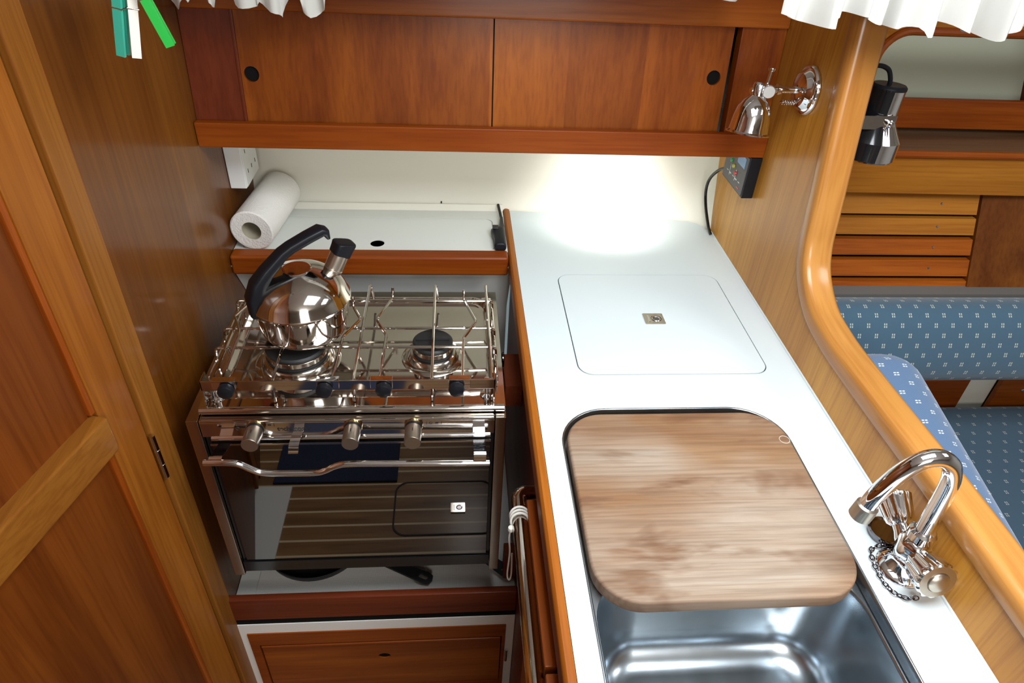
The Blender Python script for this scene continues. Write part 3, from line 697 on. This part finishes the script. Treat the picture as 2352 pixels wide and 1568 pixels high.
# frying pans and liner under the cooker
tag(mk('woven_liner_mat', bx(-.405, .12, .806, 1.20, .3385, .3415), M['liner']), 'grey woven non-slip mat below the oven', 'mat')
def frypan(lab, cx, cy, z, ang, r):
    t = thing('frying_pan', lab, 'frying pan', (cx, cy, z), 'frying pans under the oven')
    mk('pan_body', G().lathe([(0, 0), (r-.018, 0), (r-.004, .012), (r, .026), (r-.002, .027), (r-.006, .013), (r-.019, .003), (0, .003)], (cx, cy, z), n=56), M['iron'], t)
    dv = Vector((math.cos(R(ang)), math.sin(R(ang)), 0)); sv = Vector((-dv.y, dv.x, 0)); o = Vector((cx, cy, z))
    def f3(u, v, w): return o+dv*u+sv*v+Vector((0, 0, w+.020-.06*(u-r)*.5))
    hl = [(r-.004, -.010), (r+.045, -.009), (r+.150, -.0135), (r+.163, -.010), (r+.166, 0), (r+.163, .010), (r+.150, .0135), (r+.045, .009), (r-.004, .010)]
    mk('handle', G().plate(hl, [rrect(r+.135, r+.156, -.005, .005, .0045, 4)], 0, .005, f3), M['iron'], t)
    return t
frypan('black iron frying pan on the mat, handle pointing right in front of the oven', -.300, .948, .342, -25, .110)
frypan('second black frying pan whose handle tip shows below the oven corner', -.082, 1.000, .346, -40, .095)

# locker below the sill
t = thing('sole_locker', 'white-framed wooden locker door under the red sill', 'locker', (-.165, .79, 0))
mk('surround', G().plate([(-.454, 0), (.1215, 0), (.1215, .293), (-.444, .293), (-.450, .290), (-.454, .284)], [[(-.416, .02), (.103, .02), (.103, .262), (-.416, .262)]], -.800, -.787, lambda u, v, w: (u, -w, v)), M['linerwhite'], t)
mk('upper_strip', bx(-.452, .1215, .789, .80, .292, .312), M['gap'], t)
mk('door_frame', G().plate([(-.427, .012), (.104, .012), (.104, .262), (-.427, .262)], [[(-.409, .03), (.0965, .03), (.0965, .2195), (-.409, .2195)]], -.800, -.7845, lambda u, v, w: (u, -w, v)), M['rail_x'], t)
hole = [(-.156+.013*math.cos(2*math.pi*k/28), .155+.0095*math.sin(2*math.pi*k/28)) for k in range(28)]
dd = mk('locker_door', G().plate([(-.4065, .032), (.0945, .032), (.0945, .2155), (-.4065, .2155)], [hole], -.7900, -.787, lambda u, v, w: (u, -w, v)), M['mahogany_x'], t)
mk('finger_hole', bx(-.172, -.140, .7902, .7950, .142, .168), M['gap'], dd, 'oval finger hole, its shade painted as a dark plate')  # dark plate set behind the hole in place of its shade
mk('door_lip', G().box(-.4065, .0945, .783, .788, .2085, .2155, .002), M['rail_x'], dd)
mk('hinge', G().tube([(.108, .784, .120), (.108, .784, .165)], .003, 10), M['steel'], t)
mk('back', bx(-.42, .10, .806, .812, .02, .3), M['gap'], t)

# ------------------------------------------------------------------ kettle
KP = Vector((-.2475, .9375, .9262)); ph = R(31); ku = Vector((math.cos(ph), math.sin(ph), 0)); kv = Vector((-math.sin(ph), math.cos(ph), 0))
k = thing('kettle', 'shiny steel whistling kettle with black handle on the left burner', 'kettle', KP)
mk('body', G().lathe([(0, 0), (.062, 0), (.0662, .0015), (.0688, .006), (.0702, .013), (.0725, .030), (.0752, .046), (.0768, .0540), (.0772, .0565), (.0790, .0585), (.0790, .0605), (.0775, .0625), (.0730, .0750), (.0640, .0890), (.0525, .0985), (.0385, .1060), (.0245, .1105), (.0230, .1112), (.0215, .1125), (0, .1135)], KP, n=72), M['steel'], k, ang=30)
sd = (ku*.50+Vector((0, 0, 1))*.866).normalized(); so_ = KP+ku*.053+Vector((0, 0, .083))
sp_ = mk('spout', G().lathe([(.012, -.004), (.0150, .010), (.0155, .0125), (.0145, .0135), (.0150, .015), (.0150, .040), (.0140, .042), (0, .042)], so_, sd, n=36), M['nickel'], k)
wc = G(); side = kv; fwd = side.cross(sd).normalized()      # flip cap: squarish, its top slanting up towards the lip
def csec(h, wx, wy, sl): return [so_+sd*(h+sl*math.copysign(abs(math.cos(a))**.5, math.cos(a)))+fwd*wx*math.copysign(abs(math.cos(a))**.5, math.cos(a))+side*wy*math.copysign(abs(math.sin(a))**.5, math.sin(a)) for a in [2*math.pi*q/28 for q in range(28)]]
wc.loft([csec(.0385, .0135, .0135, 0), csec(.0395, .0150, .0150, 0), csec(.050, .0155, .0155, .0015), csec(.0585, .0165, .0160, .003), csec(.0605, .0155, .0150, .0035), csec(.0615, .010, .010, .003)])
mk('whistle_cap', wc, M['black'], sp_, 'black plastic whistle cap', ang=50)
hpth = [(-.0720, .050), (-.0690, .080), (-.0615, .1015), (-.046, .1195), (-.018, .1435), (-.004, .1505), (.024, .1600), (.046, .1665), (.052, .164), (.0552, .153)]
hw = [.0135, .0160, .0152, .0138, .0128, .0125, .0130, .0138, .0135, .0110]; ht = [.0105, .0150, .0125, .0098, .0078, .0076, .0076, .0072, .0065, .003]
hl = []
hc = [Vector((a, b_)) for a, b_ in hpth]
for i, p in enumerate(hc):
    tv = (hc[min(i+1, len(hc)-1)]-hc[max(i-1, 0)]).normalized(); nv = Vector((-tv.y, tv.x)); ringp = []
    for q in range(16):
        a = 2*math.pi*q/16; ca, sa = math.cos(a), math.sin(a)
        e = .55; cw = math.copysign(abs(ca)**e, ca)*hw[i]; ch_ = math.copysign(abs(sa)**e, sa)*ht[i]
        pp = p+nv*ch_; ringp.append(KP+ku*pp.x+kv*cw+Vector((0, 0, pp.y)))
    hl.append(ringp)
mk('handle', G().loft(hl), M['black'], k, 'black plastic handle arching over the lid', ang=60)

# ------------------------------------------------------------------ reading lamp on the bulkhead
la = thing('reading_lamp', 'chrome bell-shaped reading lamp on the bulkhead beside the cabinet', 'lamp', (XB, 1.093, 1.285))
lc = Vector((XB-.0012, 1.093, 1.285))
mk('wall_base', G().lathe([(.0385, 0), (.0385, .003), (.0365, .006), (.033, .007), (.030, .010), (.026, .016), (.017, .0195), (.009, .021), (0, .021)], lc, (-1, 0, 0), n=48), M['chrome'], la)
mk('arm', G().lathe([(.0055, .02), (.0055, .046), (.0085, .047), (.0085, .053), (.006, .054), (.006, .068), (0, .068)], lc, (-1, 0, 0), n=28), M['chrome'], la)
scw = G()
for i in range(6): scw.lathe([(0, 0), (.0032, 0), (.0042, .0012), (.0032, .0024), (0, .0024)], (XB-.020-.0038*i, 1.090, 1.266), (-1, 0, 0), n=14)
scw.tube([(XB-.012, 1.090, 1.266), (XB-.045, 1.090, 1.266)], .002, 8)
mk('thumb_screw', scw, M['steel'], la)
lj = Vector((.500, 1.090, 1.285))
mk('joint', G().box(lj.x-.010, lj.x+.010, lj.y-.006, lj.y+.006, lj.z-.008, lj.z+.008, .003), M['chrome'], la)
mk('joint_knob', G().lathe([(0, 0), (.0095, 0), (.0100, .002), (.0100, .007), (.009, .0085), (0, .0085)], lj+Vector((0, -.008, 0)), (-.15, -1, .1), n=32), M['silver'], la, 'pale round joint knob')
mk('switch_pin', G().lathe([(.003, 0), (.0028, .022), (.0055, .023), (.0060, .026), (.0055, .028), (0, .028)], lj+Vector((-.001, 0, .006)), (.10, .05, 1), n=20), M['chrome'], la)
ld_ = Vector((-.10, -.17, -1)).normalized(); l0 = lj+Vector((-.011, .0, .008))
sh = mk('shade', G().lathe([(0, -.004), (.009, -.003), (.0115, .002), (.0120, .017), (.015, .020), (.021, .026), (.0265, .036), (.0295, .050), (.0310, .066), (.0320, .0725), (.0355, .0745), (.0355, .0765), (.031, .0765), (.029, .066), (.025, .036), (.018, .026), (0, .024)], l0, ld_, n=48), M['chrome'], la)
mk('bulb', G().lathe([(.006, .026), (.007, .038), (.012, .048), (.013, .056), (.009, .064), (0, .066)], l0, ld_, n=24), M['wplastic'], sh)
mk('side_pin', G().lathe([(0, 0), (.0045, 0), (.005, .004), (0, .005)], l0+Vector((-.0105, 0, -.010)), (-1, -.1, 0), n=16), M['chrome'], la)

# black monitor box and its cable
mb = thing('monitor_box', 'black switch box with coloured lamps on the bulkhead under the cabinet', 'control box', (.56, 1.26, 1.05))
mk('case', bx(.550, XB-.0005, 1.184, 1.300, 1.052, 1.1325, bev=.0015), M['black'], mb)
fc = mk('face', bx(.5485, .5502, 1.188, 1.296, 1.056, 1.1300), M['panelgrey'], mb)
ds = G(); ds.box(.5478, .5487, 1.198, 1.236, 1.105, 1.125); mk('display', ds, M['display'], fc)
for y, z, c in ((1.262, 1.098, 'led_green'), (1.247, 1.092, 'led_yellow'), (1.232, 1.083, 'led_red')):
    mk('lamp', G().lathe([(0, 0), (.0042, 0), (.0035, .003), (0, .0045)], (.5486, y, z), (-1, 0, 0), n=14), M[c], fc)
wl = G()
for i in range(5): wl.box(.5479, .5486, 1.205+.016*i, 1.213+.016*i, 1.0735-.0008*(i % 2), 1.0748)
for y in (1.262, 1.232): wl.box(.5479, .5486, y-.0004, y+.0004, 1.068, 1.090)
mk('markings', wl, M['wplastic'], fc); mk('marking', bx(.5479, .5486, 1.203, 1.215, 1.062, 1.0645), M['led_red'], fc, 'red mark')
tag(mk('black_cable', G().tube(cat([(.560, 1.302, 1.062), (.557, 1.33, 1.05), (.553, 1.362, 1.018), (.553, 1.372, .985), (.557, 1.362, .95), (.5625, 1.335, .915), (.5655, 1.318, .903)], 8), .0034, 10), M['blackgloss']), 'black cable running from the switch box down the corner to the worktop', 'cable')

# ------------------------------------------------------------------ saloon beyond the bulkhead
t = thing('saloon_shelf', 'varnished saloon shelf front with a rounded opening, beyond the bulkhead', 'shelf', (1.2, 1.26, 1.03))
SX0, SX1 = .604, 2.35
mk('front_panel', G().plate([(SX0, 1.04), (SX1, 1.030), (SX1, 1.40), (SX0, 1.40)], [rrect(.765, 1.85, 1.124, 1.346, .05, 8)], -1.266, -1.250, lambda u, v, w: (u, -w, v)), M['teak_x'], t)
tp = [(x, 1.249, z) for x, z in rrect(.763, 1.852, 1.122, 1.348, .052, 8)]
mk('opening_trim', G().tube(tp, .0075, 10, True), M['rail_x'], t, 'reddish rounded trim round the opening')
mk('shelf_board', bx(SX0, SX1, 1.266, 1.50, 1.105, 1.118), wood('shelf_wood', (.10, .05, .025), (.17, .095, .05), 'x', seed=4), t)
mk('upper_fiddle', bx(SX0, SX1, 1.383, 1.397, 1.128, 1.190, bev=.003), M['rail_x'], t)
mk('back_strip', bx(SX0, SX1, 1.425, 1.435, 1.118, 1.136), M['mahogany_x'], t)
mk('divider', bx(1.275, 1.29, 1.39, 1.56, 1.118, 1.40), M['red_z'], t)
struct('wall_saloon', G().loft([[(SX0, 1.46+dy, z), (SX1, 1.44+dy, z), (SX1, 1.45+dy, z), (SX0, 1.47+dy, z)] for z, dy in ((.3, -.12), (.86, -.08), (1.10, .0), (1.40, .12), (1.85, .16))]), M['hull'], 'grey-green hull lining above the saloon shelf')
t = thing('hull_slats', 'row of horizontal varnished hull slats under the saloon shelf', 'slats', (.95, 1.24, .85))
zs = [(1.029, .988), (.980, .948), (.939, .908), (.898, .866), (.856, .80)]
def sly(z): return 1.275-.42*(1.03-z)
scr = G()
for i, (za, zb) in enumerate(zs[:5]):
    g = G(); g.loft([[(x, sly(z)+n, z) for n, z in ((0, zb), (0, za), (.014, za), (.014, zb))] for x in (SX0, 1.113+.001*i)])
    s_ = mk('slat', g, M['teak_x' if i < 2 else 'mahogany_x'], t)
    zm = (za+zb)/2
    if i < 4: mk('screw', G().lathe([(0, 0), (.003, 0), (.0025, .001), (0, .0014)], (1.03-.002*i, sly(zm), zm), (0, -1, 0), n=12), M['chrome'], s_)
mk('backing', G().loft([[(x, sly(z)+n, z) for n, z in ((.016, .78), (.016, 1.032), (.024, 1.032), (.024, .78))] for x in (SX0, 1.12)]), M['gap'], t)
struct('wall_locker', G().loft([[(x, sly(z)+n, z) for n, z in ((-.004, .78), (-.004, 1.034), (.02, 1.034), (.02, .78))] for x in (1.117, SX1)]), wood('locker_veneer', (.09, .025, .004), (.17, .055, .008), 'z', coat=.05, seed=6), 'plain brown veneered panel right of the hull slats')
struct('trim_4', bx(SX0, SX1, 1.165, 1.21, .836, .846), M['greyseat'], 'grey ledge behind the blue backrest', 'trim')
def bolster():
    bm = bmesh.new(); uv = bm.loops.layers.uv.new('UVMap'); cy, cz_ = 1.098, .776; pr_ = []
    for q in range(40):
        a = 2*math.pi*q/40; c_, s_ = math.cos(a), math.sin(a)
        y = .060*math.copysign(abs(c_)**.75, c_); z = .088*math.copysign(abs(s_)**.8, s_)
        an = R(-20); pr_.append((cy+y*math.cos(an)-z*math.sin(an), cz_+y*math.sin(an)+z*math.cos(an)))
    xs = [SX0+.002, SX0+.006]+[SX0+.02+.05*i for i in range(33)]+[2.28, 2.29]; arcl = [0]
    for i in range(40): arcl.append(arcl[-1]+(Vector(pr_[(i+1) % 40])-Vector(pr_[i])).length)
    rings = []
    for i, x in enumerate(xs):
        sc_ = .86 if i in (0, len(xs)-1) else .96 if i in (1, len(xs)-2) else 1
        rings.append([bm.verts.new((x, cy+(y-cy)*sc_, cz_+(z-cz_)*sc_)) for y, z in pr_])
    for i in range(len(xs)-1):
        for q in range(40):
            f_ = bm.faces.new((rings[i][q], rings[i][(q+1) % 40], rings[i+1][(q+1) % 40], rings[i+1][q]))
            for lp, (uu, vv) in zip(f_.loops, ((xs[i], arcl[q]), (xs[i], arcl[q+1]), (xs[i+1], arcl[q+1]), (xs[i+1], arcl[q]))): lp[uv].uv = (uu, vv)
    bm.faces.new(rings[0][::-1]); bm.faces.new(rings[-1]); bmesh.ops.recalc_face_normals(bm, faces=bm.faces[:]); return bm
tag(mk('backrest_bolster', bolster(), M['bolster'], ang=60), 'long blue dotted backrest bolster in front of the hull slats', 'bolster')
ecg = G().rbox(.606, .772, -.2, .875, .503, .945, .065, 7)
for v in ecg.bm.verts:
    if v.co.z > .7 and v.co.y < .72: v.co.z -= (.72-v.co.y)*.22
tag(mk('end_cushion', ecg, M['endc'], ang=60), 'blue dotted end cushion standing against the back of the bulkhead', 'cushion')
tag(mk('seat_cushion', G().rbox(.606, 2.3, .35, 1.20, .40, .50, .03, 5), M['seat'], ang=60), 'dark blue dotted seat cushion of the saloon settee', 'cushion')
t = thing('settee_back_locker', 'reddish locker fronts low behind the settee seat', 'locker', (1.5, 1.21, .4))
mk('front', bx(SX0, 1.275, 1.212, 1.224, .38, .70), M['rail_x'], t)
pn = mk('front', bx(1.355, 2.3, 1.205, 1.217, .38, .70), M['mahogany_x'], t)
mk('knob', G().lathe([(0, 0), (.004, 0), (.0045, .003), (0, .005)], (1.42, 1.205, .535), (0, -1, 0), n=14), M['chrome'], pn)
mk('side_panel', bx(1.27, 1.36, 1.226, 1.236, .38, .70), M['cream'], t, 'cream panel between the fronts')
tag(mk('settee', bx(.606, 2.3, .37, 1.2, 0, .398), M['mahogany_x']), 'wooden settee base under the dark blue seat', 'settee')

sl_ = thing('spot_lamp', 'black and chrome cylindrical spot lamp behind the bulkhead edge', 'lamp', (.665, 1.04, 1.30))
S0 = Vector((.680, 1.052, 1.309)); sdv = Vector((-.03, -.05, -1)).normalized()
se1 = (Vector((1, 0, 0))-sdv*sdv.x).normalized(); se2 = sdv.cross(se1)
def sprof(a0, a1, nm, m_, prof, par):
    t = bmesh.new(); rings = []; n = 32
    for r_, z_ in prof: rings.append([t.verts.new(S0+sdv*z_+(se1*math.cos(a0+(a1-a0)*j/n)+se2*math.sin(a0+(a1-a0)*j/n))*r_) for j in range(n+1)])
    for A_, B_ in zip(rings, rings[1:]):
        for j in range(n): t.faces.new((A_[j], A_[j+1], B_[j+1], B_[j]))
    bmesh.ops.remove_doubles(t, verts=t.verts[:], dist=1e-6); bmesh.ops.recalc_face_normals(t, faces=t.faces[:]); return mk(nm, t, m_, par, ang=25)
spf = [(.0262, .004), (.0262, .055), (.0285, .057), (.0455, .083), (.0455, .112), (.0445, .114), (.038, .108)]
sprof(R(0), R(360), 'housing', M['chrome'], spf, sl_)
spk = [(r_+.0006, z_) for r_, z_ in spf[:5]]
sprof(R(98), R(268), 'black_half', M['blackgloss'], spk, sl_)
mk('top_cap', G().lathe([(0, -.001), (.024, -.001), (.0268, .002), (.0268, .006), (0, .006)], S0, sdv, n=36), M['black'], sl_)
mk('mount', bx(.604, .632, 1.03, 1.075, 1.232, 1.275, bev=.002), M['black'], sl_)
br = G(); br.box(.628, .692, 1.0205, 1.0225, 1.248, 1.270, .0008); br.box(.626, .630, 1.021, 1.065, 1.248, 1.270, .0008)
mk('bracket', br, M['steel'], sl_)
mk('screw', G().lathe([(0, 0), (.006, 0), (.006, .004), (.004, .005), (.004, .010), (0, .011)], (.682, 1.0205, 1.2585), (0, -1, 0), n=16), M['chrome'], sl_)
mk('cable', G().tube(cat([(.604, 1.05, 1.30), (.622, 1.052, 1.324), (.648, 1.054, 1.336), (.668, 1.053, 1.332), (.677, 1.052, 1.318), (.679, 1.052, 1.308)], 6), .0036, 10), M['black'], sl_)

# ------------------------------------------------------------------ curtains and pegs
def curtain(name, edge, ytop, ybase, ztop, amp, waves, lab):
    g = G(); nx, nz = 220, 14; loops = []
    xs = [e[0] for e in edge]
    def zb(x):
        for (a, za), (b_, zb_) in zip(edge, edge[1:]):
            if a <= x <= b_:
                t_ = (x-a)/(b_-a); t_ = t_*t_*(3-2*t_); return za+(zb_-za)*t_
        return edge[-1][1]
    for j in range(nz+1):
        row = []
        for i in range(nx+1):
            x = xs[0]+(xs[-1]-xs[0])*i/nx; z0 = zb(x); tt = j/nz
            y = ybase+(ytop-ybase)*(1-tt)+amp*(tt**.7)*(math.sin(x*waves)+.5*math.sin(x*waves*2.3+1.1)+.35*math.sin(x*waves*.47+.6))
            row.append((x+.004*tt*math.sin(x*waves*1.3+2), y, ztop+(z0-ztop)*tt))
        loops.append(row)
    g.loft(loops, False, False, False)
    bmesh.ops.solidify(g.bm, geom=g.bm.faces[:], thickness=.0012); bmesh.ops.recalc_face_normals(g.bm, faces=g.bm.faces[:])
    return tag(mk(name, g, M['cotton'], ang=80), lab, 'curtain')
eL = [(-.437, 1.376), (-.432, 1.375), (-.425, 1.390), (-.405, 1.386), (-.392, 1.372), (-.389, 1.390), (-.377, 1.381), (-.368, 1.392), (-.360, 1.388), (-.340, 1.376), (-.336, 1.395), (-.312, 1.396), (-.307, 1.378), (-.283, 1.3785), (-.279, 1.385), (-.262, 1.372), (-.250, 1.3645), (-.240, 1.382), (-.236, 1.398), (-.226, 1.396), (-.214, 1.374), (-.206, 1.3665), (-.190, 1.378), (-.183, 1.392), (-.17, 1.402), (.42, 1.412)]
curtain('window_curtain', eL, 1.10, 1.10, 1.58, .008, 150, 'white gathered window curtain hem hanging over the cabinet top left')
eR = [(.400, 1.4355), (.408, 1.433), (.425, 1.4265), (.445, 1.4215), (.462, 1.424), (.474, 1.4315), (.512, 1.434), (.520, 1.431), (.534, 1.426), (.552, 1.4195), (.566, 1.420), (.581, 1.427), (.585, 1.418), (.600, 1.4205), (.608, 1.430), (.630, 1.428), (.643, 1.422), (.651, 1.419), (.658, 1.426), (.673, 1.417), (.688, 1.4115), (.705, 1.422), (.722, 1.430), (.735, 1.427), (.765, 1.414), (.80, 1.43), (.86, 1.415), (.95, 1.43)]
curtain('window_curtain', eR, .90, .90, 1.60, .020, 105, 'bright white gathered curtain across the top right, over the bulkhead')
def peg(lab, loc, rot, m_):
    t = thing('clothes_peg', lab, 'clothes peg', loc, 'clothes pegs on the line')
    t.rotation_euler = rot
    def part(g, nm, mm):
        o = mk(nm, g, mm, t); me = o.data
        me.transform(Matrix.Translation(Vector(loc))); return o       # built round the origin
    for sy in (-1, 1):
        pr2 = [(-.004, -.037), (.0012, -.037), (.0045, -.02), (.0045, .004), (.003, .014), (.0048, .026), (.0048, .038), (-.001, .038), (-.002, .0)]
        g = G().plate([(sy*(u+.0018) , v) for u, v in [(.001, -.037), (.0042, -.037), (.0046, -.015), (.0046, .010), (.0040, .037), (.0005, .037), (.0005, 0)]], [], -.0046, .0046, lambda u, v, w: (w, u, v))
        part(g, 'leg', m_)
    part(G().tube([(-.005, -.0062, .012), (.0050, -.0062, .012), (.0052, .0062, .012), (-.0052, .0062, .012)], .0009, 8, True), 'spring', M['steel'])
    return t
peg('teal plastic clothes peg hanging top left, beside the white peg', (-.349, .80, 1.4222), (0, R(12), R(-8)), M['teal'])
peg('white plastic clothes peg hanging between the teal and green pegs', (-.337, .802, 1.4213), (0, R(10), R(24)), M['pegwhite'])
peg('bright green clothes peg hanging at a slant beside the white peg', (-.3153, .80, 1.4325), (0, R(-17), R(10)), M['green'])
lt = thing('peg_line', 'white cord and cloth knot the pegs hang from, top left corner', 'line', (-.34, .80, 1.45))
mk('line_cord', G().tube(cat([(XL+.001, .82, 1.49), (-.40, .80, 1.462), (-.34, .80, 1.456), (-.28, .80, 1.462), (-.2, .85, 1.50), (-.1, 1.09, 1.57)], 6), .0018, 8), M['cord'], lt)
mk('cloth_knot', G().lathe([(0, -.018), (.012, -.014), (.020, -.004), (.016, .006), (.022, .014), (.012, .022), (0, .025)], (-.343, .83, 1.452), n=24, flute=(5, .2, .005)), M['cotton'], lt)

# ------------------------------------------------------------------ things on the sole (seen mirrored in the oven door)
tag(mk('rug', bx(-.545, -.178, -.40, .148, .0005, .010, bev=.003), M['rug']), 'dark blue pile rug on the sole, mirrored in the oven door', 'rug')
t = thing('sole_hatch', 'rounded teak sole hatch with flush latch, mirrored in the oven door', 'floor hatch', (.05, .25, 0))
mk('gasket', G().plate(rrect(-.182, .115, .148, .347, .04), [rrect(-.177, .110, .153, .342, .036)], .0005, .002), M['tealdark'], t)
latch(t, .005, .252, .003, .021, .017)
struct('trim_5', bx(-.60, -.487, .16, .787, .0005, .006), M['linerwhite'], 'white margin of the sole below the cabin door', 'trim')
